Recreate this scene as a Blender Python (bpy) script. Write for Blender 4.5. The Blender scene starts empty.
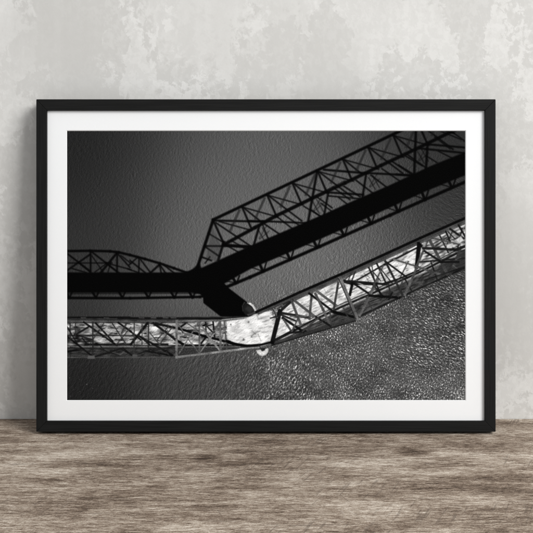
import bpy, bmesh, math
import numpy as np
from mathutils import Matrix, Vector

# ------------------------------------------------------------------ measures
S = 0.70 / 459.3                 # metres per photo pixel in the plane of the frame front
FX0, FX1, FY0, FY1 = 36.3, 495.6, 99.3, 431.8      # frame outline in the photo
IX0, IX1, IY0, IY1 = 46.6, 485.1, 110.2, 421.1     # frame opening
PX0, PX1, PY0, PY1 = 67.1, 465.2, 131.0, 400.1     # print
W = (FX1 - FX0) * S
H = (FY1 - FY0) * S
T = 0.036                        # frame depth
LEAN = math.radians(7.0)         # the frame leans back against the wall
DIST = 1.815                      # camera to frame front
YW = H * math.sin(LEAN) + 0.0006 # wall face
CX, CY = (FX0 + FX1) / 2, (FY0 + FY1) / 2
ROOT = Matrix.Rotation(-LEAN, 4, 'X')

scene = bpy.context.scene
col = scene.collection

# ------------------------------------------------------------------ camera
cam = bpy.data.cameras.new('camera')
cam.sensor_fit = 'HORIZONTAL'
cam.sensor_width = 36.0
cam.lens = 36.0 * DIST / (533 * S)
cam.clip_end = 50
co = bpy.data.objects.new('camera', cam)
col.objects.link(co)
loc = ROOT @ Vector(((266.5 - CX) * S, -T - DIST, H / 2 + (CY - 266.5) * S))
co.matrix_world = Matrix.Translation(loc) @ Matrix.Rotation(math.pi / 2 - LEAN, 4, 'X')
scene.camera = co

# ------------------------------------------------------------------ light
world = bpy.data.worlds.new('World')
scene.world = world
world.use_nodes = True
bg = world.node_tree.nodes['Background']
bg.inputs['Color'].default_value = (0.975, 0.988, 1.0, 1)
bg.inputs['Strength'].default_value = 0.55


def area_light(name, pos, target, size, power, color=(1, 1, 1)):
    l = bpy.data.lights.new(name, 'AREA')
    l.shape = 'RECTANGLE'
    l.size, l.size_y = size
    l.energy = power
    l.color = color
    o = bpy.data.objects.new(name, l)
    col.objects.link(o)
    o.location = pos
    d = Vector(target) - Vector(pos)
    o.rotation_euler = d.to_track_quat('-Z', 'Y').to_euler()
    return o


area_light('window_light', (2.75, -3.0, 2.6), (0.0, 0.0, 0.3), (2.0, 2.2), 207, (1.0, 0.997, 0.985))

vs = scene.view_settings
vs.view_transform = 'Standard'
vs.look = 'None'
vs.exposure = 0.0
vs.gamma = 1.0
vs.use_curve_mapping = False


# ------------------------------------------------------------------ helpers
def link(name, me, mat=None, parent=None, label=None, cat=None, kind=None):
    o = bpy.data.objects.new(name, me)
    col.objects.link(o)
    if mat is not None:
        me.materials.append(mat)
    if parent is not None:
        o.parent = parent
    if label:
        o['label'] = label
    if cat:
        o['category'] = cat
    if kind:
        o['kind'] = kind
    return o


def mesh_from(name, verts, faces, bevel=0.0, seg=2, smooth=False):
    bm = bmesh.new()
    vv = [bm.verts.new(v) for v in verts]
    for f in faces:
        bm.faces.new([vv[i] for i in f])
    bmesh.ops.recalc_face_normals(bm, faces=bm.faces)
    if bevel > 0:
        bmesh.ops.bevel(bm, geom=list(bm.edges), offset=bevel, segments=seg, profile=0.6, affect='EDGES')
    me = bpy.data.meshes.new(name)
    bm.to_mesh(me)
    bm.free()
    if smooth:
        for p in me.polygons:
            p.use_smooth = True
    return me


BOXF = [(0, 1, 3, 2), (4, 6, 7, 5), (0, 4, 5, 1), (2, 3, 7, 6), (0, 2, 6, 4), (1, 5, 7, 3)]


def box_mesh(name, a, b, bevel=0.0):
    v = [(x, y, z) for x in (a[0], b[0]) for y in (a[1], b[1]) for z in (a[2], b[2])]
    return mesh_from(name, v, BOXF, bevel)


class NT:
    """small node-tree helper"""
    def __init__(self, name):
        self.m = bpy.data.materials.new(name)
        self.m.use_nodes = True
        self.t = self.m.node_tree
        self.b = self.t.nodes['Principled BSDF']

    def n(self, kind, **kw):
        nd = self.t.nodes.new(kind)
        for k, v in kw.items():
            setattr(nd, k, v)
        return nd

    def l(self, a, b):
        self.t.links.new(a, b)

    def coords(self, scale=(1, 1, 1), rot=(0, 0, 0), loc=(0, 0, 0), src=None, tex=False):
        if src is None:
            src = self.n('ShaderNodeTexCoord').outputs['Object']
        mp = self.n('ShaderNodeMapping')
        if tex:
            mp.vector_type = 'TEXTURE'
        mp.inputs['Scale'].default_value = scale
        mp.inputs['Rotation'].default_value = rot
        mp.inputs['Location'].default_value = loc
        self.l(src, mp.inputs['Vector'])
        return mp.outputs['Vector']

    def noise(self, vec, scale=1, detail=4, rough=0.55, dist=0.0):
        nd = self.n('ShaderNodeTexNoise')
        nd.inputs['Scale'].default_value = scale
        nd.inputs['Detail'].default_value = detail
        nd.inputs['Roughness'].default_value = rough
        nd.inputs['Distortion'].default_value = dist
        self.l(vec, nd.inputs['Vector'])
        return nd.outputs['Fac']

    def math(self, op, a, b=None, clamp=False):
        nd = self.n('ShaderNodeMath', operation=op, use_clamp=clamp)
        for i, v in enumerate((a, b)):
            if v is None:
                continue
            if isinstance(v, (int, float)):
                nd.inputs[i].default_value = v
            else:
                self.l(v, nd.inputs[i])
        return nd.outputs[0]

    def remap(self, v, a, b, c=0.0, d=1.0, smooth=True):
        nd = self.n('ShaderNodeMapRange')
        nd.interpolation_type = 'SMOOTHSTEP' if smooth else 'LINEAR'
        nd.inputs['From Min'].default_value = a
        nd.inputs['From Max'].default_value = b
        nd.inputs['To Min'].default_value = c
        nd.inputs['To Max'].default_value = d
        self.l(v, nd.inputs['Value'])
        return nd.outputs['Result']

    def mix(self, fac, a, b):
        nd = self.n('ShaderNodeMix', data_type='RGBA')
        if isinstance(fac, (int, float)):
            nd.inputs[0].default_value = fac
        else:
            self.l(fac, nd.inputs[0])
        for i, v in ((6, a), (7, b)):
            if isinstance(v, tuple):
                nd.inputs[i].default_value = (*v, 1)
            else:
                self.l(v, nd.inputs[i])
        return nd.outputs[2]

    def bump(self, h, strength, dist):
        nd = self.n('ShaderNodeBump')
        nd.inputs['Strength'].default_value = strength
        nd.inputs['Distance'].default_value = dist
        self.l(h, nd.inputs['Height'])
        self.l(nd.outputs['Normal'], self.b.inputs['Normal'])

    def set(self, rough=None, spec=None, color=None):
        if rough is not None:
            if isinstance(rough, (int, float)):
                self.b.inputs['Roughness'].default_value = rough
            else:
                self.l(rough, self.b.inputs['Roughness'])
        if spec is not None:
            self.b.inputs['Specular IOR Level'].default_value = spec
        if color is not None:
            if isinstance(color, tuple):
                self.b.inputs['Base Color'].default_value = (*color, 1)
            else:
                self.l(color, self.b.inputs['Base Color'])
        return self.m


# ------------------------------------------------------------------ materials
def wall_material():
    k = NT('worn_plaster')
    P = k.coords()
    ragged = k.noise(k.coords((95, 95, 80)), 1, 5, 0.66, 0.35)          # crinkles a few mm across
    ragged2 = k.noise(k.coords((34, 34, 28), loc=(3, 0, 6)), 1, 5, 0.62, 0.25)
    big = k.noise(k.coords((11, 11, 7), loc=(1.7, 0, 0.4)), 1, 3, 0.5)
    big2 = k.noise(k.coords((4.2, 4.2, 2.4), loc=(6.1, 0, 3.3)), 1, 3, 0.5)
    # thin top coat that has worn through in ragged patches
    f1 = k.math('ADD', big, k.math('ADD', k.math('MULTIPLY', ragged, 0.34), k.math('MULTIPLY', ragged2, 0.40)))
    patch = k.remap(f1, 0.85, 0.885)
    f2 = k.math('ADD', big2, k.math('ADD', k.math('MULTIPLY', ragged, 0.30), k.math('MULTIPLY', ragged2, 0.26)))
    patch2 = k.remap(f2, 0.765, 0.815)
    zone = k.remap(k.noise(k.coords((5.2, 5.2, 3.4), loc=(8, 0, 5.6)), 1, 3, 0.5), 0.36, 0.54, 0.25, 1.0)
    crink = k.remap(ragged, 0.45, 0.58)
    drag = k.remap(k.noise(k.coords((48, 48, 3.0), loc=(0, 0, 9)), 1, 4, 0.55), 0.35, 0.65)
    soft = k.remap(k.noise(k.coords((3.3, 3.3, 2.6), loc=(4.9, 0, 2.2)), 1, 3, 0.5), 0.35, 0.65)
    a = k.math('MULTIPLY', k.math('MULTIPLY', patch, zone), 0.42)
    b = k.math('MULTIPLY', patch2, 0.26)
    c = k.math('MULTIPLY', k.math('MULTIPLY', crink, zone), 0.24)
    f = k.math('ADD', k.math('ADD', a, b), k.math('ADD', c, k.math('ADD', k.math('MULTIPLY', drag, 0.10), k.math('MULTIPLY', soft, 0.20))))
    fac = k.remap(f, 0.06, 1.0, smooth=False)
    colr = k.mix(fac, (0.562, 0.552, 0.530), (0.712, 0.703, 0.682))
    fine = k.noise(k.coords((420, 420, 420)), 1, 3, 0.6)
    colr = k.mix(k.remap(fine, 0.3, 0.7, 0.0, 0.06), colr, (0.40, 0.39, 0.37))
    hgt = k.math('ADD', k.math('MULTIPLY', fac, 0.8), k.math('ADD', k.math('MULTIPLY', fine, 0.25), k.math('MULTIPLY', ragged, 0.3)))
    k.bump(hgt, 0.16, 0.001)
    return k.set(0.88, 0.2, colr)


def wood_material():
    k = NT('weathered_wood')
    P = k.coords()
    wv = k.n('ShaderNodeTexNoise')
    wv.inputs['Scale'].default_value = 6
    wv.inputs['Detail'].default_value = 3
    k.l(P, wv.inputs['Vector'])
    ma = k.n('ShaderNodeVectorMath', operation='MULTIPLY_ADD')
    k.l(wv.outputs['Color'], ma.inputs[0])
    ma.inputs[1].default_value = (0.02, 0.016, 0)
    k.l(P, ma.inputs[2])
    PW = ma.outputs[0]
    knots = None
    for (kx, ky, rx, ry) in ((0.225, -0.118, 0.026, 0.026), (-0.49, -0.22, 0.026, 0.022), (-0.075, -0.15, 0.02, 0.02), (0.66, -0.2, 0.03, 0.02)):
        v = k.coords((1 / rx, 1 / ry, 0), loc=(-kx / rx, -ky / ry, 0), src=PW)
        ln = k.n('ShaderNodeVectorMath', operation='LENGTH')
        k.l(v, ln.inputs[0])
        g = k.remap(ln.outputs['Value'], 0.15, 1.6, 1.0, 0.0)
        knots = g if knots is None else k.math('MAXIMUM', knots, g)
    layers = [((3.0, 7, 1), (2.3, 0.7, 0), 3, 0.5, 1.0, 0),       # broad wear
              ((9, 24, 1), (6.3, 1.7, 0), 5, 0.65, 1.15, 0),
              ((16, 80, 1), (0, 0, 0), 5, 0.7, 0.85, 0),           # grain
              ((48, 210, 1), (3, 3, 0), 4, 0.72, 0.34, 1),
              ((150, 420, 1), (1, 7, 0), 3, 0.72, 0.30, 1),
              ((520, 520, 1), (5, 2, 0), 2, 0.7, 0.20, 1)]         # open pores
    f, sw, sq = None, 0, 0
    fine_h = None
    for sc, lo, de, ro, w, crisp in layers:
        t = k.noise(k.coords(sc, loc=lo, src=PW), 1, de, ro)
        if crisp:
            t = k.remap(t, 0.36, 0.64)
        if sc[0] == 48:
            fine_h = t
        t = k.math('MULTIPLY', t, w)
        f = t if f is None else k.math('ADD', f, t)
        sw += w
        sq += w * w * (8 if crisp else 1)
    f = k.math('SUBTRACT', f, k.math('MULTIPLY', knots, 0.38))
    hr = 0.215 * math.sqrt(sq)
    fac = k.remap(f, sw / 2 - hr, sw / 2 + hr, smooth=False)
    cr = k.n('ShaderNodeValToRGB')
    e = cr.color_ramp.elements
    e[0].position, e[0].color = 0.0, (0.050, 0.033, 0.023, 1)
    e[1].position, e[1].color = 1.0, (0.71, 0.63, 0.54, 1)
    for pos, c in ((0.25, (0.140, 0.099, 0.071, 1)), (0.5, (0.285, 0.220, 0.168, 1)), (0.75, (0.470, 0.392, 0.318, 1))):
        q = e.new(pos)
        q.color = c
    k.l(fac, cr.inputs['Fac'])
    base = cr.outputs['Color']

    def scratches(angle, across, along, lo, thr, zsc, zlo, zthr):
        v = k.coords((1 / across, 1 / along, 1), rot=(0, 0, math.radians(angle)), loc=lo, tex=True)
        m = k.remap(k.noise(v, 1, 2, 0.5), thr, thr + 0.07)
        z = k.remap(k.noise(k.coords(zsc, loc=zlo), 1, 2, 0.5), zthr, zthr + 0.1)
        return k.math('MULTIPLY', m, z)
    sawm = scratches(-20, 210, 14, (0, 0, 0), 0.57, (3.5, 7, 1), (5.2, 2.1, 0), 0.50)
    base = k.mix(k.math('MULTIPLY', sawm, 0.40), base, (0.095, 0.072, 0.057))
    s2 = scratches(16, 420, 14, (0.3, 0.2, 0), 0.68, (4, 7, 1), (9.2, 6.1, 0), 0.46)
    base = k.mix(k.math('MULTIPLY', s2, 0.42), base, (0.085, 0.066, 0.054))
    s3 = scratches(24, 300, 12, (0.7, 0.9, 0), 0.67, (4, 7, 1), (1.2, 3.1, 0), 0.48)
    base = k.mix(k.math('MULTIPLY', s3, 0.35), base, (0.62, 0.58, 0.53))
    crackm = k.remap(k.noise(k.coords((7, 240, 1), loc=(7, 5, 0), src=PW), 1, 3, 0.55), 0.63, 0.70)
    base = k.mix(k.math('MULTIPLY', crackm, 0.55), base, (0.08, 0.062, 0.05))
    hgt = k.math('ADD', k.math('MULTIPLY', fac, 0.7), k.math('MULTIPLY', fine_h, 0.5))
    hgt = k.math('SUBTRACT', hgt, k.math('ADD', k.math('MULTIPLY', crackm, 0.6), k.math('MULTIPLY', s2, 0.4)))
    k.bump(hgt, 0.5, 0.0016)
    return k.set(0.82, 0.2, base)


def frame_material(vertical):
    k = NT('black_stained_wood_' + ('upright' if vertical else 'level'))
    sc = (700, 300, 14) if vertical else (14, 300, 700)
    g = k.noise(k.coords(sc), 1, 4, 0.6)
    c = k.mix(k.remap(g, 0.3, 0.7), (0.0055, 0.0055, 0.0053), (0.0105, 0.0105, 0.0102))
    k.bump(g, 0.25, 0.0004)
    return k.set(0.62, 0.11, c)


def mat_material():
    k = NT('white_mat_board')
    g = k.noise(k.coords((900, 900, 900)), 1, 3, 0.6)
    g2 = k.noise(k.coords((9, 9, 9)), 1, 3, 0.5)
    c = k.mix(k.remap(g, 0.3, 0.7), (0.822, 0.826, 0.832), (0.842, 0.846, 0.851))
    c = k.mix(k.remap(g2, 0.35, 0.7, 0, 0.06), c, (0.76, 0.765, 0.77))
    k.bump(g, 0.12, 0.0002)
    return k.set(0.9, 0.15, c)


def plain(name, color, rough=0.8, spec=0.2, var=0.1):
    k = NT(name)
    g = k.noise(k.coords((60, 60, 60)), 1, 4, 0.6)
    d = tuple(x * (1 - var) for x in color)
    return k.set(rough, spec, k.mix(g, d, color))


M_WALL, M_WOOD, M_MAT = wall_material(), wood_material(), mat_material()
M_FV, M_FH = frame_material(True), frame_material(False)
M_CORE = plain('mat_core', (0.86, 0.86, 0.86), 0.9, 0.1, 0.02)
M_BACK = plain('brown_board', (0.30, 0.21, 0.13))

# ------------------------------------------------------------------ setting
link('wall', box_mesh('wall', (-1.8, YW, -0.5), (1.8, YW + 0.1, 1.7)), M_WALL, kind='structure')
link('shelf', box_mesh('shelf', (-1.8, -0.62, -0.045), (1.8, YW - 0.0004, 0.0), 0.002), M_WOOD, kind='structure')

# ------------------------------------------------------------------ picture frame
root = bpy.data.objects.new('picture_frame', None)
col.objects.link(root)
root.empty_display_size = 0.05
root.rotation_euler = (-LEAN, 0, 0)
root['label'] = 'black wooden picture frame with white mat and black-and-white bridge photograph, leaning on the wall'
root['category'] = 'picture frame'


def loc_x(px):
    return (px - CX) * S


def loc_z(py):
    return H / 2 + (CY - py) * S


ox0, ox1, oz0, oz1 = loc_x(FX0), loc_x(FX1), loc_z(FY1), loc_z(FY0)
ix0, ix1, iz0, iz1 = loc_x(IX0), loc_x(IX1), loc_z(IY1), loc_z(IY0)
G = 0.00012                       # hairline at the mitres


def rail(o_a, o_b, i_a, i_b, mat, shift):
    """mitred rail: outer edge o_a-o_b, inner edge i_a-i_b (x, z pairs)"""
    v = []
    for (x, z) in (o_a, o_b, i_b, i_a):
        v.append((x + shift[0], -T, z + shift[1]))
    for (x, z) in (o_a, o_b, i_b, i_a):
        v.append((x + shift[0], 0.0, z + shift[1]))
    f = [(0, 1, 2, 3), (7, 6, 5, 4), (0, 4, 5, 1), (1, 5, 6, 2), (2, 6, 7, 3), (3, 7, 4, 0)]
    return link('rail', mesh_from('rail', v, f, 0.0006, 2), mat, root)


TL, TR, BL, BR = (ox0, oz1), (ox1, oz1), (ox0, oz0), (ox1, oz0)
tl, tr, bl, br = (ix0, iz1), (ix1, iz1), (ix0, iz0), (ix1, iz0)
rail(TL, TR, tl, tr, M_FH, (0, G))
rail(BL, BR, bl, br, M_FH, (0, 0))
rail(TL, BL, tl, bl, M_FV, (-G, 0))
rail(TR, BR, tr, br, M_FV, (G, 0))

# mat board with a bevelled window, set back in the frame
MATY = -T + 0.006
MT = 0.0011
PRY = MATY + MT + 0.0002


def at_depth(px, py, y):
    """frame-plane position of a photo point on a plane set back by y + T"""
    q = (DIST + y + T) / DIST
    return ((px - 266.5) * q * S + (266.5 - CX) * S, H / 2 + (CY - 266.5) * S + (266.5 - py) * q * S)


px0, pz1 = at_depth(PX0, PY0, PRY)
px1, pz0 = at_depth(PX1, PY1, PRY)
bw = 0.0011
e = 0.003


def ring(name, o, oy, i, iy, mat):
    v = [(o[0], oy, o[2]), (o[1], oy, o[2]), (o[1], oy, o[3]), (o[0], oy, o[3]),
         (i[0], iy, i[2]), (i[1], iy, i[2]), (i[1], iy, i[3]), (i[0], iy, i[3])]
    f = [(0, 1, 5, 4), (1, 2, 6, 5), (2, 3, 7, 6), (3, 0, 4, 7)]
    return v, f


def mat_mesh():
    o = (ix0 - 0.0, ix1 + 0.0, iz0 - 0.0, iz1 + 0.0)
    o = (ix0 + 0.0002, ix1 - 0.0002, iz0 + 0.0002, iz1 - 0.0002)
    i = (px0 - bw, px1 + bw, pz0 - bw, pz1 + bw)
    v, f = ring('mat', o, MATY, i, MATY, None)
    v2, f2 = ring('mat', o, MATY + MT, i, MATY + MT, None)
    n = len(v)
    vs_ = v + v2
    fs = list(f) + [tuple(reversed([a + n for a in q])) for q in f2]
    for a, b in ((0, 1), (1, 2), (2, 3), (3, 0)):
        fs.append((b, a, a + n, b + n))
        fs.append((a + 4, b + 4, b + 4 + n, a + 4 + n))
    return mesh_from('mat_board', vs_, fs)


mat_o = link('mat_board', mat_mesh(), M_MAT, root)
i_top = (px0 - bw + 0.00005, px1 + bw - 0.00005, pz0 - bw + 0.00005, pz1 + bw - 0.00005)
i_bot = (px0, px1, pz0, pz1)
v, f = ring('bevel', i_top, MATY + 0.00005, i_bot, MATY + MT, None)
link('bevel', mesh_from('bevel', v, f), M_CORE, mat_o)
link('backing_board', box_mesh('backing_board', (ix0 + 0.0004, PRY + 0.001, iz0 + 0.0004), (ix1 - 0.0004, PRY + 0.005, iz1 - 0.0004)), M_BACK, root)


# ------------------------------------------------------------------ the print
# tones of the printed photograph, in photo pixels, drawn on a fine grid
NX, NY = 996, 674
rng = np.random.default_rng(11)
gx = np.linspace(PX0, PX1, NX)
gy = np.linspace(PY0, PY1, NY)
X, Y = np.meshgrid(gx, gy)
dxp = (PX1 - PX0) / (NX - 1)


def field(pts, power=3.0, cell=6):
    """smooth field through control points (x, y, value)"""
    p = np.array(pts, dtype=float)
    xs, ys = gx[::cell], gy[::cell]
    A, B = np.meshgrid(xs, ys)
    d2 = (A[..., None] - p[:, 0]) ** 2 + (B[..., None] - p[:, 1]) ** 2
    w = np.exp(-d2 / (2 * 34.0 ** 2)) + 1e-6 / (d2 + 1)
    v = (w * p[:, 2]).sum(-1) / w.sum(-1)
    t = np.empty((len(ys), NX))
    for r in range(len(ys)):
        t[r] = np.interp(gx, xs, v[r])
    o = np.empty((NY, NX))
    for c in range(NX):
        o[:, c] = np.interp(gy, ys, t[:, c])
    return o


KX, KY = np.meshgrid(np.fft.fftfreq(NX, dxp), np.fft.fftfreq(NY, dxp))


def ripple(wave, spread, crest_deg, aniso, seed):
    """band-passed noise with crests along crest_deg (image axes, y down)"""
    r = np.random.default_rng(seed)
    a = math.radians(crest_deg)
    ka = KX * math.cos(a) + KY * math.sin(a)
    kc = -KX * math.sin(a) + KY * math.cos(a)
    kk = np.sqrt((ka / aniso) ** 2 + kc ** 2)
    flt = np.exp(-((kk - 1 / wave) / (spread / wave)) ** 2)
    flt[0, 0] = 0
    n = np.fft.ifft2(np.fft.fft2(r.standard_normal((NY, NX))) * flt).real
    return n / n.std()


def blend(base, mask, val):
    return base * (1 - mask) + val * mask


def sub(x0, y0, x1, y1, pad):
    a = max(int((min(x0, x1) - pad - PX0) / dxp), 0)
    b = min(int((max(x0, x1) + pad - PX0) / dxp) + 2, NX)
    dyp = (PY1 - PY0) / (NY - 1)
    c = max(int((min(y0, y1) - pad - PY0) / dyp), 0)
    d = min(int((max(y0, y1) + pad - PY0) / dyp) + 2, NY)
    return slice(c, d), slice(a, b)


LW, LTEX = 1.0, None


def line(x0, y0, x1, y1, w, val, op=1.0, soft=0.9):
    w = w * LW
    s = sub(x0, y0, x1, y1, w + 2)
    xx, yy = X[s], Y[s]
    if xx.size == 0:
        return
    dx, dy = x1 - x0, y1 - y0
    L = math.hypot(dx, dy) + 1e-9
    al = ((xx - x0) * dx + (yy - y0) * dy) / L
    d = np.abs((xx - x0) * dy - (yy - y0) * dx) / L
    d = np.maximum(d, np.abs(al - L / 2) - L / 2 + w * 0.25)
    m = np.clip((w / 2 - d) / soft + 0.5, 0, 1)
    m = m * m * (3 - 2 * m) * op
    v = val if LTEX is None else np.clip(val * (1 + 0.11 * LTEX[s]), 0.02, 1)
    img[s] = blend(img[s], m, v)


def path(pts, w, val, op=1.0, soft=0.9):
    for a, b in zip(pts[:-1], pts[1:]):
        line(*a, *b, w, val, op, soft)


def pmask(pts, soft=0.9):
    p = np.array(pts, dtype=float)
    s = sub(p[:, 0].min(), p[:, 1].min(), p[:, 0].max(), p[:, 1].max(), 3)
    xx, yy = X[s], Y[s]
    ins = np.zeros(xx.shape, bool)
    dm = np.full(xx.shape, 1e9)
    for (ax, ay), (bx, by) in zip(p, np.roll(p, -1, 0)):
        dx, dy = bx - ax, by - ay
        t = np.clip(((xx - ax) * dx + (yy - ay) * dy) / (dx * dx + dy * dy + 1e-9), 0, 1)
        dm = np.minimum(dm, np.hypot(xx - ax - t * dx, yy - ay - t * dy))
        c = ((ay > yy) != (by > yy)) & (xx < (bx - ax) * (yy - ay) / (by - ay + 1e-12) + ax)
        ins ^= c
    sd = np.where(ins, dm, -dm)
    return s, np.clip(sd / soft + 0.5, 0, 1)


def poly(pts, val, op=1.0, soft=0.9, tex=None):
    s, m = pmask(pts, soft)
    v = val if tex is None else val + tex[s]
    img[s] = blend(img[s], m * op, v)


# water -----------------------------------------------------------
img = field([(68, 132, .11), (68, 170, .13), (68, 398, .10), (463, 133, .14), (70, 135, .150), (130, 140, .185), (200, 138, .25), (250, 150, .30), (300, 145, .31), (350, 138, .26), (400, 134, .21),
             (460, 140, .17), (72, 200, .165), (130, 200, .225), (190, 200, .315), (230, 190, .385), (195, 250, .38), (300, 180, .37), (250, 170, .37), (70, 250, .17),
             (100, 247, .215), (300, 255, .415), (345, 240, .385), (380, 225, .31), (420, 215, .235), (458, 200, .18), (450, 160, .185), (420, 170, .20),
             (340, 190, .35), (260, 235, .38), (72, 305, .205), (150, 305, .29), (215, 305, .375), (280, 280, .39),
             (70, 370, .15), (72, 395, .13), (120, 390, .165), (180, 390, .235), (235, 385, .27), (225, 365, .28), (180, 365, .25),
             (300, 345, .345), (280, 390, .31), (330, 390, .36), (370, 350, .365), (400, 315, .33), (450, 290, .26), (430, 360, .36), (458, 392, .43),
             (460, 330, .25), (380, 390, .33)])
amp = field([(70, 140, .016), (150, 150, .022), (250, 160, .030), (350, 140, .022), (460, 150, .018), (190, 230, .034), (300, 250, .045),
             (350, 240, .05), (440, 215, .03), (90, 240, .018), (75, 305, .018), (150, 305, .024), (215, 305, .028), (80, 385, .020), (140, 380, .028),
             (190, 380, .042), (240, 375, .06), (266, 366, .115), (280, 385, .12), (245, 375, .05), (300, 345, .10), (330, 360, .125), (330, 385, .13), (370, 350, .12), (400, 320, .115),
             (450, 290, .09), (430, 350, .115), (455, 390, .15), (400, 390, .14), (460, 330, .11)])


def emboss(slope_deg, longest, shortest, p, stretch, seed):
    """side-lit wave relief: slope of broad-band noise along slope_deg, waves drawn out across it"""
    r = np.random.default_rng(seed)
    a = math.radians(slope_deg)
    ks = KX * math.cos(a) + KY * math.sin(a)
    kt = -KX * math.sin(a) + KY * math.cos(a)
    kk = np.sqrt(ks ** 2 + (kt * stretch) ** 2) + 1e-9
    flt = 1j * ks * kk ** (-p) * np.exp(-(kk * shortest * 0.55) ** 4) * (1 - np.exp(-(kk * longest) ** 4))
    flt[0, 0] = 0
    n = np.fft.ifft2(np.fft.fft2(r.standard_normal((NY, NX))) * flt).real
    return n / n.std()


nV = emboss(10, 5, 1.3, 1.3, 1.6, 1)
nV2 = emboss(-14, 9, 1.8, 1.4, 1.6, 2)
nD = emboss(28, 7, 1.3, 1.35, 1.9, 3)
nR = emboss(112, 6, 1.3, 1.35, 2.1, 4)
nI = emboss(60, 5, 1.2, 1.2, 1.3, 5)
nF = emboss(0, 3, 1.1, 1.0, 1.2, 7)
low = ripple(26, .7, 20, 0.6, 6)


def sstep(v, a, b):
    t = np.clip((v - a) / (b - a), 0, 1)
    return t * t * (3 - 2 * t)


wR = sstep(X + 0.3 * (Y - 330), 370, 425) * (1 - sstep(Y, 352, 392))
wD = sstep(Y, 335, 360) * (1 - sstep(X, 300, 345))
wI = sstep(Y, 300, 330) * sstep(X, 330, 380) * (1 - wR)
wV = np.clip(1 - wR - wD - wI, 0, 1)
sD = ripple(2.3, .7, -62, 0.55, 13)
sI = ripple(2.1, .7, -75, 0.7, 14)
sT = ripple(2.3, .7, 24, 0.5, 15)
relief = wV * (0.80 * nV + 0.30 * nV2 + 0.40 * nF) * (1 + 0.15 * np.clip(low, -2, 2)) + wD * nD + wI * (.6 * nI + .5 * nD) + wR * nR
spark = wV * sI + wD * sD + wI * (.8 * sI + .5 * sD) + wR * (.85 * sT + .45 * sI) + 0.35 * nF
lit = sstep(amp, .045, .11)
calm = ripple(15, .8, 15, 0.6, 16)
mixd = 0.75 * relief + 0.72 * spark
skew = (np.exp(np.clip(mixd, -3, 2.2) * 0.80) - 1.42) * 1.05 * np.clip(1 + 0.15 * calm, .5, 1.5)
water = relief * (1 - lit) + skew * lit
amp = amp * (1.0 - 0.04 * lit)
img = img + amp * water + 0.020 * calm * lit + 0.015 * low * lit
# scattered glints
gl = np.clip(ripple(2.4, .5, 80, 0.8, 9) - 2.3, 0, 1)
img = img + gl * field([(70, 140, .0), (200, 200, .0), (260, 180, .0), (310, 150, .0), (380, 140, .0), (450, 150, .0), (340, 190, .0), (300, 260, .26), (350, 240, .26), (430, 220, .12), (190, 250, .04), (230, 370, .2), (330, 360, .3), (450, 380, .25)])
g2 = np.exp(-(((X - 268 - (Y - 356) * .35) / 8) ** 2)) * sstep(Y, 354, 362) * (1 - sstep(Y, 376, 398))
img = img + g2 * (0.07 + 0.05 * sD)

# shadow of the bridge on the water --------------------------------
D = .026
SO = 1.9


def sh(x0, y0, x1, y1, w, op=.93, soft=SO, ext=1.6):
    l_ = math.hypot(x1 - x0, y1 - y0)
    ex, ey = ext * (x1 - x0) / l_, ext * (y1 - y0) / l_
    x0, y0, x1, y1 = x0 - ex, y0 - ey, x1 + ex, y1 + ey
    line(x0, y0, x1, y1, w, D, op, soft)


path([(60, 251.2), (90, 250.8), (110, 251.3), (119, 252.4), (130, 255.0), (145, 259.0), (160, 263.4), (174, 268.2), (187, 272.8)], 2.5, D, .97, SO)
for a in ((90.6, 251, 90.6, 273, 1.9), (117.2, 252, 117.0, 273, 1.9), (139, 258, 138.8, 273, 1.5), (67, 253.5, 90, 271, 1.8), (90, 254.5, 67, 270.5, 1.8),
          (66, 263, 112, 263, 1.1), (92, 252, 106, 263, 1.7), (106, 263, 119, 273, 1.7), (116.5, 253.5, 100.5, 273, 2.4), (118.4, 254.5, 130, 267.5, 1.5),
          (121, 255.5, 131, 263.5, 1.1), (106, 263, 131, 269.6, 1.3), (138, 257, 129, 265, 1.3), (130, 260.5, 145, 272.5, 1.6), (140.5, 259.5, 150.5, 272.6, 1.5),
          (128, 269, 138, 272.5, 1.3), (159.5, 264.5, 150.3, 273, 2.2), (159.5, 265, 161.2, 273, 1.6), (160, 265, 165.5, 273, 1.6), (163.5, 264.6, 174, 273, 1.6),
          (92, 256, 103, 272, 1.0), (72, 268.5, 86, 272.5, 1.3), (79, 263, 90, 272, 1.2), (95, 272, 107, 263, 1.1), (107, 264, 116, 271, 1.2), (111, 262, 108, 272, 1.0)):
    sh(*a, ext=0.2)
# lower chord and the slots above it
poly([(60, 272.3), (150, 272.5), (184, 272.2), (191.5, 269.8), (200, 268.5), (260, 241.5), (280, 233), (320, 215.8), (350, 202.2), (390, 185), (430, 166.2), (470, 150),
      (470, 173.4), (425, 191.6), (390, 207.6), (341, 230), (320, 239.2), (285, 254.3), (250, 269.2), (222, 285), (215, 296), (190, 292.6), (60, 292.8)], D, 1, 1.7)
path([(60, 297.9), (130, 298.2), (200, 296.9), (212, 294)], 2.6, D, .98, SO)
for xp in (69, 95.5, 122, 148, 174, 192.2):
    line(xp - 3.5, 291, xp + .5, 298, 2.4, D, .95, 1.5)
    line(xp + 3.5, 291, xp + .5, 298, 1.8, D, .9, 1.5)
line(60, 293.6, 200, 293.2, 1.4, D, .6, 2)
path([(214, 292.2), (250, 277.2), (320, 246.4), (390, 215.2), (425, 199.6), (470, 179.8)], 3.2, D, .98, SO)
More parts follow.
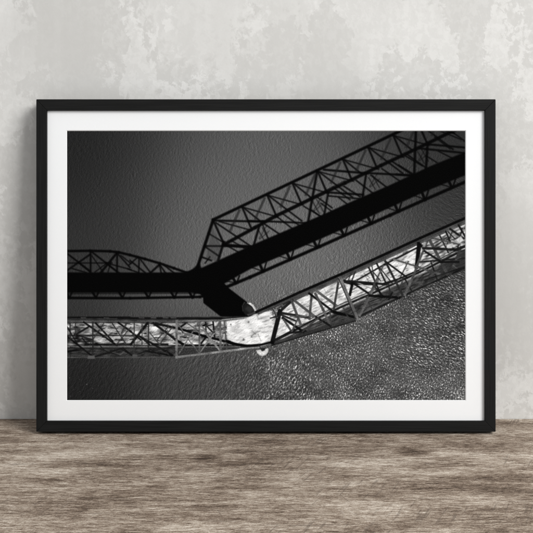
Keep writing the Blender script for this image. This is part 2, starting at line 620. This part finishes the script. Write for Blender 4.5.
for i in range(-1, 9):
    xp = 262 + 27 * i
    yb = np.interp(xp, [222, 250, 285, 320, 341, 390, 425, 465], [285, 269.2, 254.3, 239.2, 230, 207.6, 191.6, 175.4])
    yc = np.interp(xp, [214, 250, 320, 390, 425, 465], [292.2, 277.2, 246.4, 215.2, 199.6, 182])
    line(xp - 2.2, yb, xp + 1.2, yc, 2.8, D, .95, 1.4)
    line(xp + 4.5, yb - 2, xp + 1.5, yc, 1.7, D, .9, 1.3)
    line(xp - 10, yb + 3.4, xp, yc - 1, 1.3, D, .75, 1.4)
# pier shadow
poly([(195, 288), (203, 297.5), (203.4, 303), (222, 317.6), (252, 317.6), (253, 311), (247, 302), (229.3, 288.4), (224, 283)], D, 1, 1.3)
# portal
path([(196.5, 270), (213.3, 219.6)], 3.1, D, .98, SO)
poly([(190, 271), (196, 266), (199.5, 262), (202, 270)], D, .95, 1.5)
path([(213, 219.8), (404, 129.2)], 3.0, D, .98, SO)
path([(225, 244), (255, 227.6), (276, 216), (311, 199), (345, 183), (381, 165.5), (416, 149), (460, 127.5)], 3.4, D, .96, SO)
path([(266, 219.5), (308, 199), (345, 180.5)], 1.0, D, .5, 1.2)
for a in ((213.5, 221, 223.5, 243, 2.2), (223.5, 243, 218.5, 259, 2.6), (206, 246, 247, 246.2, 1.9), (224, 245, 249, 247, 3.2), (209.5, 234, 222, 241.5, 1.4),
          (207, 248, 218, 255.5, 1.7), (203, 257.5, 210, 260, 1.8), (214, 220.5, 262, 221.6, 2.1), (217, 223.5, 249, 245, 1.6), (221, 222, 250, 230, 1.3),
          (226, 245, 239, 252.5, 1.4), (206, 262, 209, 258, 1.3),
          (259, 227, 254.3, 243.5, 2.3), (317, 172, 308.3, 221, 2.5), (328, 194, 324.2, 214.5, 2.1), (366, 175, 362.8, 195.5, 2.2), (416, 128, 414.3, 173, 2.6), (427.6, 144, 426, 168, 2.5),
          (250, 221, 264, 221.4, 2.0), (264, 221.2, 306, 223, 1.9), (283, 214, 300, 226, 1.4), (262, 223, 268, 238, 1.2), (232, 241, 246, 249, 1.3), (334, 188, 349, 199, 1.4), (317, 197, 331, 207, 1.4), (278, 217.5, 291.5, 228, 1.4), (266, 225, 280, 234.5, 1.6), (325, 169.8, 366, 173.2, 2.2), (366, 173, 410, 175.2, 2.1),
          (329, 192.5, 362, 194.6, 2.1), (330, 196, 358, 198.6, 1.6), (430, 144.5, 468, 147.8, 2.1), (421, 148.5, 466, 153.2, 2.1), (398, 174.6, 411, 175.6, 2.0),
          (345, 187, 359, 196, 1.6), (357, 181, 372, 192.5, 1.6), (372, 176, 385, 186, 1.6), (340, 198.5, 347, 204, 1.4), (393, 162, 411, 174, 1.6), (406.5, 156.5, 421, 165, 1.5),
          (383, 169.5, 399, 180.5, 1.4), (322, 204, 330, 210, 1.3), (408, 155, 427, 168.5, 1.5), (400, 166, 413, 174, 1.5), (428, 157, 436, 162, 1.3), (440, 152, 450, 157, 1.3),
          (436, 138, 449, 148, 1.2), (451, 131, 466, 142, 1.3), (440, 131, 460, 139, 1.1), (305, 207, 322, 217, 1.4), (313, 211, 321, 217, 1.2)):
    sh(*a)
for (qx, qy) in ((259, 229), (313.5, 201), (369.5, 177), (418.5, 151)):
    sh(qx, qy + 2, qx + 5, qy + 11, .9, .75)
    sh(qx + 4, qy, qx + 9, qy + 9, .9, .7)
    sh(qx + 7, qy - 2, qx + 1, qy + 8, .8, .6)
    sh(qx + 2, qy + 9, qx + 9, qy + 3, .8, .6)
for i in range(0, 10):
    nx_, ny_ = 242.5 + 25.2 * i, 206 - 11.93 * i
    sh(nx_, ny_ + 2, nx_ + 8, ny_ + 20.5, 2.0)
    sh(nx_ + 2, ny_ + 2.5, nx_ + (33 if i % 2 else 17), ny_ + (26 if i % 2 else 14.5), 1.6)
    sh(nx_ + 3, ny_ + 2, nx_ + 34, ny_ + 10.6, 1.3)
    line(nx_ - 3, ny_ + 4, nx_ - 12.5, ny_ + 25, 2.4, .10, .62, 1.8)
poly([(212, 227), (217, 236), (221, 247), (217, 262), (206, 258)], .16, .35, 2)

# the bridge itself ------------------------------------------------
sL = ripple(3.5, .55, 0, 0.30, 21)
sL2 = ripple(9, .6, 0, 0.45, 22)
sR = ripple(3.2, .55, -25, 0.28, 23)
sR2 = ripple(10, .6, -25, 0.4, 24)
fine = ripple(2.2, .5, 30, 0.9, 25)
big = ripple(14, .6, 10, 0.8, 26)

LW, LTEX = 0.80, 0.6 * fine + 0.9 * big
markL = np.clip(ripple(3.6, .8, 0, 0.28, 41) - 0.7, 0, 1.2)
markR = np.clip(ripple(3.6, .8, -25, 0.25, 42) - 0.8, 0, 1.2)
# left span: structure, sunlit deck seen through it
poly([(60, 316.5), (178, 316.8), (246, 316.4), (250, 345), (245, 349), (176, 358), (60, 357.5)], .195, .96, 1.2, .03 * nI + .03 * sL)
poly([(60, 323.2), (176, 323.2), (246, 319.5), (246, 345.5), (176, 345), (60, 345)], .60, 1, 1.2, .07 * sL + .10 * sL2 + .07 * nI - .34 * markL)
poly([(60, 334.5), (74, 335), (96, 341), (100, 346), (60, 346)], .20, .8, 2.5, .12 * sL)
poly([(66, 328), (80, 324), (90, 328), (92, 338), (70, 338)], .22, .55, 3, .15 * sL)
K = .06
line(60, 317.6, 130, 317.4, 2.4, K, .9)
line(118, 318.2, 222, 318.4, 2.4, K, .92)
for q in (81, 104, 139, 151, 163, 171):
    line(q, 317.8, q + 5, 317.9, 1.2, .30, .8)
line(60, 321.2, 176, 321.3, 2.2, .31, .9)
line(60, 319.6, 176, 319.8, 1.2, .16, .8)
path([(60, 335.4), (88, 335.2), (135, 335.8)], 1.7, .10, .8)
line(60, 340.2, 88, 341.5, 2.0, .12, .7)
line(85, 344.4, 132, 344.3, 2.4, K, .9)
line(152, 344.2, 168, 344.4, 2.6, K, .95)
line(60, 346.7, 176, 346.6, 1.3, .47, .8)
line(60, 348.2, 176, 348.4, 1.4, .13, .8)
line(60, 357.4, 176, 357.2, 1.3, .30, .85)
for a in ((83.5, 322, 117, 345.5, 2.4, K), (95.5, 323, 113, 341.5, 2.2, K), (118, 322.5, 131, 331.5, 2.4, K), (130, 331, 141, 340, 2.2, K), (92.8, 322, 92.9, 356, 2.0, .15),
          (66, 335.5, 92, 356, 2.2, K), (95.5, 356.5, 123, 348, 2.2, .09), (123, 348, 132, 355.5, 1.8, .09), (66, 351.8, 81, 349.3, 2.6, .05), (76, 334.5, 90, 326, 2.4, .09),
          (74, 334, 93, 340, 2.0, .09), (116, 345, 131, 327, 1.4, .20), (70, 323, 70.4, 340, 1.6, .14), (75.5, 323, 75.5, 336, 1.4, .16), (66, 329, 80, 329.3, 1.4, .18),
          (147.6, 323, 130.3, 345, 3.2, .05), (148.6, 322, 148.4, 350, 1.6, .14), (139, 336, 173, 355.5, 2.6, .08), (153, 323, 184, 345.5, 2.7, .06), (155.5, 323.6, 176, 328, 3.0, .05),
          (168.5, 326.5, 157, 340, 1.5, .20), (134.3, 323, 134, 356, 1.5, .20), (142, 324, 142, 345, 1.3, .20), (146, 351, 172, 355.6, 2.2, .07), (120, 348.5, 133, 355.5, 1.7, .09),
          (134, 355.5, 150, 349.8, 1.7, .10), (140, 336.5, 150, 345, 2.0, .07), (150, 333, 160, 345, 1.4, .22), (127, 323.5, 122, 333, 1.2, .2), (104, 337.5, 112, 333, 1.4, .2),
          (152, 351, 176, 346, 1.5, .11), (104, 323, 90, 344, 1.4, .18), (112, 323, 126, 344, 1.4, .16), (126, 323, 121, 334, 1.3, .18), (160, 344, 173, 326, 1.5, .18), (66, 325, 78, 345, 1.6, .10), (82, 338, 88, 345, 1.8, .08), (165, 331, 176, 341, 1.8, .10), (96, 331, 104, 331, 1.2, .2), (108, 328, 118, 328.4, 1.1, .25), (100, 349, 120, 356, 1.5, .11), (70, 347, 90, 352, 1.3, .12), (150, 349, 160, 355, 1.4, .10), (100, 345.5, 104, 350, 1.4, .1), (176, 350, 186, 346, 1.6, .11)):
    line(*a[:4], a[4], a[5], .93, .9)
poly([(88, 355.6), (94, 355.6), (95, 358.8), (87.5, 358.8)], .36, .9, 1)
poly([(132.5, 354.5), (137, 354.5), (137.5, 358), (132, 358)], .30, .9, 1)
# near panel of the left span with its pale posts
path([(177, 328.2), (192, 332.4), (205, 336.4), (218, 339.4), (233, 343.8), (246, 345.8)], 3.2, .04, .97)
path([(177, 340.5), (186, 345.2), (215, 345.5), (228, 344.8)], 2.3, .05, .92)
for a in ((201, 343.5, 206.8, 336.3, 2.4, .05), (213, 321, 214.6, 337, 2.2, .05), (205.6, 322, 206, 331, 1.8, .06), (206.5, 326, 213.5, 333, 1.9, .06), (206.5, 326, 213, 324.5, 1.6, .06),
          (179, 328, 187, 322.5, 2.2, .06), (186.5, 323, 199, 331, 1.4, .28), (180, 327.5, 183, 333, 1.6, .10), (185, 334, 192, 336, 3.0, .30), (180, 337, 190, 334.5, 2.0, .33)):
    line(*a[:4], a[4], a[5], .93, .9)
poly([(178, 346.5), (228, 346), (240, 347), (232, 349.5), (178, 355.6)], .20, .9, 1.2, .025 * fine)
line(178, 347, 240, 346.7, 1.2, .42, .8)
for a in ((179, 353.5, 198.6, 322.3, 1.5, .40), (178, 324, 197, 352, 1.3, .34), (201, 324, 219, 350, 1.2, .30), (202, 350, 219, 323, 1.2, .30), (191.5, 342.5, 198.6, 352.5, 1.5, .45), (200.3, 352, 214, 333.5, 1.4, .48), (200, 323.5, 207, 335, 1.5, .45), (207, 335, 220, 350.5, 2.2, .52),
          (221, 348.5, 227, 340, 1.3, .42), (221.5, 340, 225, 326, 1.2, .35), (199.3, 322, 199.4, 354, 2.1, .36), (220.1, 320.5, 220.6, 351, 2.8, .36), (224.2, 321, 227, 349.8, 1.8, .30),
          (214.6, 334, 219, 322, 1.2, .40), (176.7, 320.5, 176.5, 358, 2.9, .44), (176, 357.2, 212, 352.8, 2.6, .47), (212, 352.8, 247, 348.4, 2.5, .52), (176, 321.2, 222, 320.4, 1.7, .42)):
    line(*a[:4], a[4], a[5], .95, .9)
path([(222, 319.9), (246, 317.6), (253, 316.8)], 1.5, .55, .9)
path([(222, 318.4), (252, 316)], 1.1, K, .7)
# the bright deck at the pier
poly([(226.5, 321.4), (246, 318.4), (257, 313.4), (270.2, 310.8), (274.5, 323), (273, 340.2), (262, 343.6), (247, 344.4), (234, 342.2), (227.5, 339.5)], .87, 1, 1.2, .03 * sL + .04 * big + .05 * nI - .13 * markR)
for a in ((258, 319, 269, 316, 2.2, .55), (259, 328.5, 272, 325.5, 1.6, .62), (251, 336, 258, 331.5, 1.8, .50), (258, 334, 261, 341, 1.1, .45), (262, 322, 270, 319.5, 1.4, .6), (256, 312.5, 258, 318, 1.2, .6),
          (252, 331, 256, 334.5, 1.1, .5), (262, 332.5, 271, 331.5, 1.2, .66)):
    line(*a[:4], a[4], a[5], .6, 1.4)
for (qx, qy, r_, v_) in ((248.3, 322, 2.4, .35), (243.2, 339.4, 2.6, .28), (230.3, 324.4, 2.2, .45), (251.5, 336.8, 1.6, .4), (230.8, 324.5, 1.0, .35)):
    line(qx, qy, qx + .6, qy + .2, r_, v_, .75, 1.4)
path([(226, 341), (236, 344.2), (247, 346.2), (262, 344.8), (279, 340.4), (290, 335.6)], 3.0, .04, .97)
path([(240, 348.9), (258, 347.3), (272, 343.8)], 1.8, .62, .9)
path([(240, 347.3), (262, 346.7), (275, 343)], 1.0, .22, .7)
# pier end and the float below
poly([(243.5, 312), (243, 306.5), (245.5, 302.6), (249.5, 302.4), (253.5, 305.4), (256, 310.4), (252, 314.5), (246, 315.5)], .11, .9, 1.4)
poly([(245, 309), (247.5, 306), (251, 307), (253, 310), (250, 313)], .20, .7, 2)
line(247.6, 302.9, 250.4, 303.9, 1.7, .50, .9)
path([(249.6, 303.4), (252.8, 305.6), (254.4, 308.2), (255.6, 310.8)], 2.5, .74, .95)
path([(243, 311), (242.4, 306), (244.6, 302.2)], 1.2, .20, .8)
path([(248, 315), (256, 312.6)], 2.6, .26, .9)
poly([(256.4, 350.4), (268.2, 348.2), (268.3, 350.6), (267.4, 353.2), (265.4, 355.2), (262.4, 356), (259.4, 355.2), (257.2, 353.2)], .80, 1, 1.0, .04 * fine)
poly([(260.3, 348.6), (266, 347.6), (264.6, 350.6), (261.8, 351.4)], .10, .95, 1)
line(259.5, 353.2, 264.5, 353, 1.4, .90, .7, 1.4)
line(258, 344, 262.5, 350.5, 1.1, .15, .8)

LW = 0.95
# right span -------------------------------------------------------
TOP = [(256, 312.2), (300, 292.2), (350, 270.2), (420, 238.2), (475, 213.8)]
BOT = [(272, 344.6), (310, 333.4), (357.5, 319.2), (385, 305), (420, 288.4), (446, 277), (475, 263.4)]
poly([(274, 304.2)] + TOP[1:] + BOT[:0:-1] + [(274, 344)], .215, 1, 1.2, .035 * nI + .04 * sR)
poly([(283, 307), (310, 293.2), (340, 279.6), (380, 261.8), (420, 243.6), (475, 219.2), (475, 245), (455, 252.6), (420, 270.6), (400, 279.6), (380, 288.6), (341, 305.6), (310, 320.6), (274, 339.5), (279, 318)],
     .80, 1, 1.2, .06 * sR + .05 * sR2 + .06 * nI - .27 * markR)
poly([(424, 243), (475, 220), (475, 246), (440, 258), (424, 262)], .34, .62, 4, .20 * sR)
poly([(438, 262), (475, 244), (475, 270), (440, 276)], .15, .6, 3)
# under-deck strips
path([(300, 328), (341, 309.8), (380, 292.6), (420, 274.6), (456, 256.5)], 2.0, .42, .75)
path([(272, 343.2), (310, 321.8), (341, 307), (380, 290), (420, 272), (457, 253.4)], 1.4, .07, .95)
path([(276, 342), (310, 324.6), (341, 309), (380, 291.8), (420, 273.8), (457, 255)], 1.2, .64, .9)
path([(310, 319), (341, 304.2), (380, 287.2), (420, 269.4), (455, 251)], 1.1, .10, .85)
path([(300, 330.5), (341, 313.6), (380, 297.6)], 1.3, .12, .7)
for o_ in (0, 2.2, 4.4):
    path([(304, 329.6 + o_ * .6), (327, 318.8 + o_), (331, 319 + o_)], .9, .40, .5)
    path([(362, 303.5 + o_), (384, 295.5 + o_ * .9)], .9, .38, .5)
poly([(270.4, 311), (281, 307.5), (279.5, 318), (273.5, 341), (272.5, 326)], .76, 1, 1.0, .10 * sR + .06 * nI)
poly([(271, 309), (280, 305.5), (279, 318), (274, 320)], .33, .75, 1.5, .16 * fine + .1 * nI)
# top line, band
path(TOP, 2.9, .04, .97)
path([(258, 313.8), (300, 295.0), (350, 273.0), (420, 240.9), (475, 216.6)], 2.4, .25, .95)
path([(282, 305.6), (300, 297.4), (350, 275.2), (420, 243.2), (475, 218.8)], 2.0, .30, .95)
# bottom chord
path([(272, 343.8), (310, 332.2), (357, 318.4)], 3.8, .19, .97)
path([(272, 345.4), (310, 334.2), (357, 320.4)], 1.2, .08, .9)
path([(361, 315.6), (385, 304.6), (420, 288), (446, 276.6), (475, 263)], 2.0, .10, .95)
path([(361, 313.6), (385, 302.4), (420, 286)], 1.2, .34, .7)
dk = .055
gr = .27
for a in ((358, 279.6, 384, 264.7, 1.7, .10), (384, 264.7, 418, 247.3, 2.0, .09), (345, 279.5, 349, 276.2, 1.3, .2), (352, 280, 355, 272.5, 1.4, .15), (348, 280.5, 351, 274.5, 1.2, .2),
          (280, 311, 272.3, 342, 4.6, .045), (282, 309.6, 292, 300.6, 2.9, .09), (281, 313, 309, 317.6, 2.8, .10), (281.5, 315, 296, 321, 2.0, .13), (283, 318, 303, 331.5, 2.6, dk), (284, 320, 291.5, 331.5, 2.2, .30),
          (274, 340, 294, 329.6, 1.6, .08), (291.7, 301, 300.5, 324, 2.7, gr), (295, 301, 313.5, 315.5, 2.7, .31), (311.7, 294, 309.5, 318.5, 2.6, .28), (309.5, 293.6, 334, 312, 2.3, dk),
          (316, 290.5, 336, 305.4, 2.7, .31), (315.5, 294, 324, 311.5, 2.7, gr), (324, 311.5, 329.5, 324, 2.5, .30), (338.2, 283, 333.7, 310, 2.4, .22), (298.2, 318, 291.6, 332, 1.8, .28),
          (316, 317, 330, 325.6, 2.2, .09), (334, 312, 341, 314, 3.2, .05), (291, 316, 314, 316.4, 1.6, .30), (272.5, 309, 277, 317, 1.3, .25), (271, 318, 279, 316, 1.5, .12), (284, 304, 288, 302, 1.6, .12),
          (336, 312.6, 354, 317, 2.6, .045), (290, 333, 305, 331, 2.0, .08), (330, 312, 331, 324, 1.6, .22), (303, 331, 318, 318, 1.5, .24), (344, 309, 349, 319, 1.5, .2), (366, 297, 372, 309, 1.5, .2), (431, 262, 437, 279, 1.6, .12), (405, 279, 411, 290, 1.6, .12), (372, 284, 384, 297, 1.5, .1), (408, 262, 400, 278, 1.4, .25), (440, 236, 448, 252, 1.6, .14), (436, 246, 446, 238, 1.4, .2), (452, 232, 446, 247, 1.3, .16), (344.5, 281.4, 352, 283.4, 3.6, .06), (352, 283.4, 375, 284.0, 3.0, .07), (352.6, 283, 349.8, 294.5, 3.0, .045), (354.5, 284, 368.5, 293.4, 2.2, .07), (356, 282, 373, 289.4, 1.2, .55),
          (340.2, 278, 357.2, 319, 3.7, .37), (339.0, 279.5, 355.6, 318.4, .9, .12), (378.4, 279.5, 360, 315, 2.2, .36),
          (350, 281.2, 384.5, 284.2, 2.4, .08), (369, 268, 382, 297, 1.9, .11), (377, 264, 386.4, 284, 1.9, .11), (385.5, 261.6, 403, 296, 2.4, .14), (387.5, 263, 407, 277.4, 1.9, .09),
          (383, 266, 364.3, 305, 1.8, .30), (394.5, 259.6, 418, 266.8, 1.9, .33), (418.5, 243.6, 416.3, 266, 3.2, .04), (417.3, 267, 405, 294.5, 2.4, .33), (370, 295.6, 399, 297.6, 2.7, .05),
          (388, 283, 391, 296, 1.5, .15), (379, 291, 381.5, 296, 1.6, .08), (374, 273, 380, 280, 1.2, .2), (380, 268, 392, 283, 1.3, .16), (383, 284, 396, 280, 2.4, .08), (396, 280, 418, 270.6, 1.8, .09),
          (372, 266.4, 376, 290, 1.2, .2), (389, 299, 392, 293, 1.6, .07), (403, 278, 398.5, 296, 1.6, .2), (420, 262, 466, 258, 2.0, .10),
          (419.8, 245, 416.4, 267, 3.6, .04), (419, 245.5, 424, 246.5, 3.5, .05), (427.6, 240.6, 417, 265.6, 2.4, .26), (417, 265.6, 411.5, 281, 2.2, .26), (430, 240.6, 447.4, 274, 3.1, .22), (423.5, 248, 457.5, 249.8, 2.7, .10),
          (425, 251.4, 440, 261, 2.2, .08), (446, 232, 452.8, 247.6, 1.8, .09), (450.5, 229.2, 463.5, 238.4, 2.2, .08), (459, 226, 466, 238, 2.0, .09), (431.5, 237.8, 459, 244.4, 1.7, .26), (448.5, 232.2, 459.5, 243.6, 1.2, .12),
          (460.8, 247.6, 450.2, 274.5, 2.6, .19), (416, 266.5, 439, 274, 2.2, .28), (425, 280, 466, 266.5, 1.4, .1), (455, 250, 466, 246, 3.0, .09), (440, 262, 458, 262, 2.4, .07), (462, 229, 458, 247, 1.4, .1)):
    l_ = math.hypot(a[2] - a[0], a[3] - a[1])
    ex, ey = .9 * (a[2] - a[0]) / l_, .9 * (a[3] - a[1]) / l_
    line(a[0] - ex, a[1] - ey, a[2] + ex, a[3] + ey, a[4], a[5], .95, .85)
poly([(455, 240), (461, 236), (463.5, 240), (459, 244)], .85, .8, 1.5)
poly([(446, 245), (452, 243), (456, 247), (448, 248.2)], .82, .8, 1.5)
poly([(423, 243.5), (426.5, 242), (425, 247), (422.5, 247)], .62, .8, 1.2)
# rivets, laces and rails too fine to draw one by one
rr = np.random.default_rng(5)
for i in range(84):
    if i < 36:
        x_ = rr.uniform(68, 226)
        y_ = rr.uniform(319, 356)
        a_ = rr.choice([0, 0, 35, -35, 52, -52, 90])
    else:
        x_ = rr.uniform(283, 466)
        yt = np.interp(x_, [p[0] for p in TOP], [p[1] for p in TOP])
        yb = np.interp(x_, [p[0] for p in BOT], [p[1] for p in BOT])
        y_ = yt + 3 + (yb - yt - 4) * rr.uniform(0, 1) ** .7
        a_ = rr.choice([-25, -25, -25, 62, 35, -68, 80])
    l_ = rr.uniform(2.5, 9)
    ca, sa = math.cos(math.radians(a_)), math.sin(math.radians(a_))
    line(x_ - ca * l_ / 2, y_ - sa * l_ / 2, x_ + ca * l_ / 2, y_ + sa * l_ / 2, rr.uniform(.8, 1.3), rr.choice([.07, .10, .16, .30, .45]), rr.uniform(.2, .5), .9)
LW, LTEX = 1.0, None
# slight grain of the whole print, corner fall-off belongs to the printed picture
img = img + 0.006 * ripple(1.6, .6, 0, 1.0, 31)
img = np.clip(img, 0.020, 0.97)

lin = np.where(img <= 0.04045, img / 12.92, ((img + 0.055) / 1.055) ** 2.4)
GAIN = 1.03
tone = (lin * GAIN).astype(np.float32)

# grid mesh
lx = np.linspace(px0, px1, NX)
lz = np.linspace(pz1, pz0, NY)
AX, AZ = np.meshgrid(lx, lz)
co_ = np.stack([AX, np.full_like(AX, PRY), AZ], -1).astype(np.float32).reshape(-1, 3)
idx = np.arange(NX * NY).reshape(NY, NX)
quads = np.stack([idx[:-1, :-1], idx[1:, :-1], idx[1:, 1:], idx[:-1, 1:]], -1).reshape(-1).astype(np.int32)
nf = (NX - 1) * (NY - 1)
me = bpy.data.meshes.new('photo_print')
me.vertices.add(NX * NY)
me.vertices.foreach_set('co', co_.reshape(-1))
me.loops.add(nf * 4)
me.loops.foreach_set('vertex_index', quads)
me.polygons.add(nf)
me.polygons.foreach_set('loop_start', np.arange(0, nf * 4, 4, dtype=np.int32))
me.update(calc_edges=True)
at = me.attributes.new('tone', 'FLOAT', 'POINT')
at.data.foreach_set('value', tone.reshape(-1))

k = NT('printed_photograph')
an = k.n('ShaderNodeAttribute', attribute_name='tone')
paper = k.noise(k.coords((1500, 1500, 1500)), 1, 2, 0.5)
k.bump(paper, 0.05, 0.0001)
M_PRINT = k.set(0.9, 0.0, an.outputs['Fac'])
link('photo_print', me, M_PRINT, root, label='black-and-white aerial photograph of a steel truss bridge and its shadow on water')
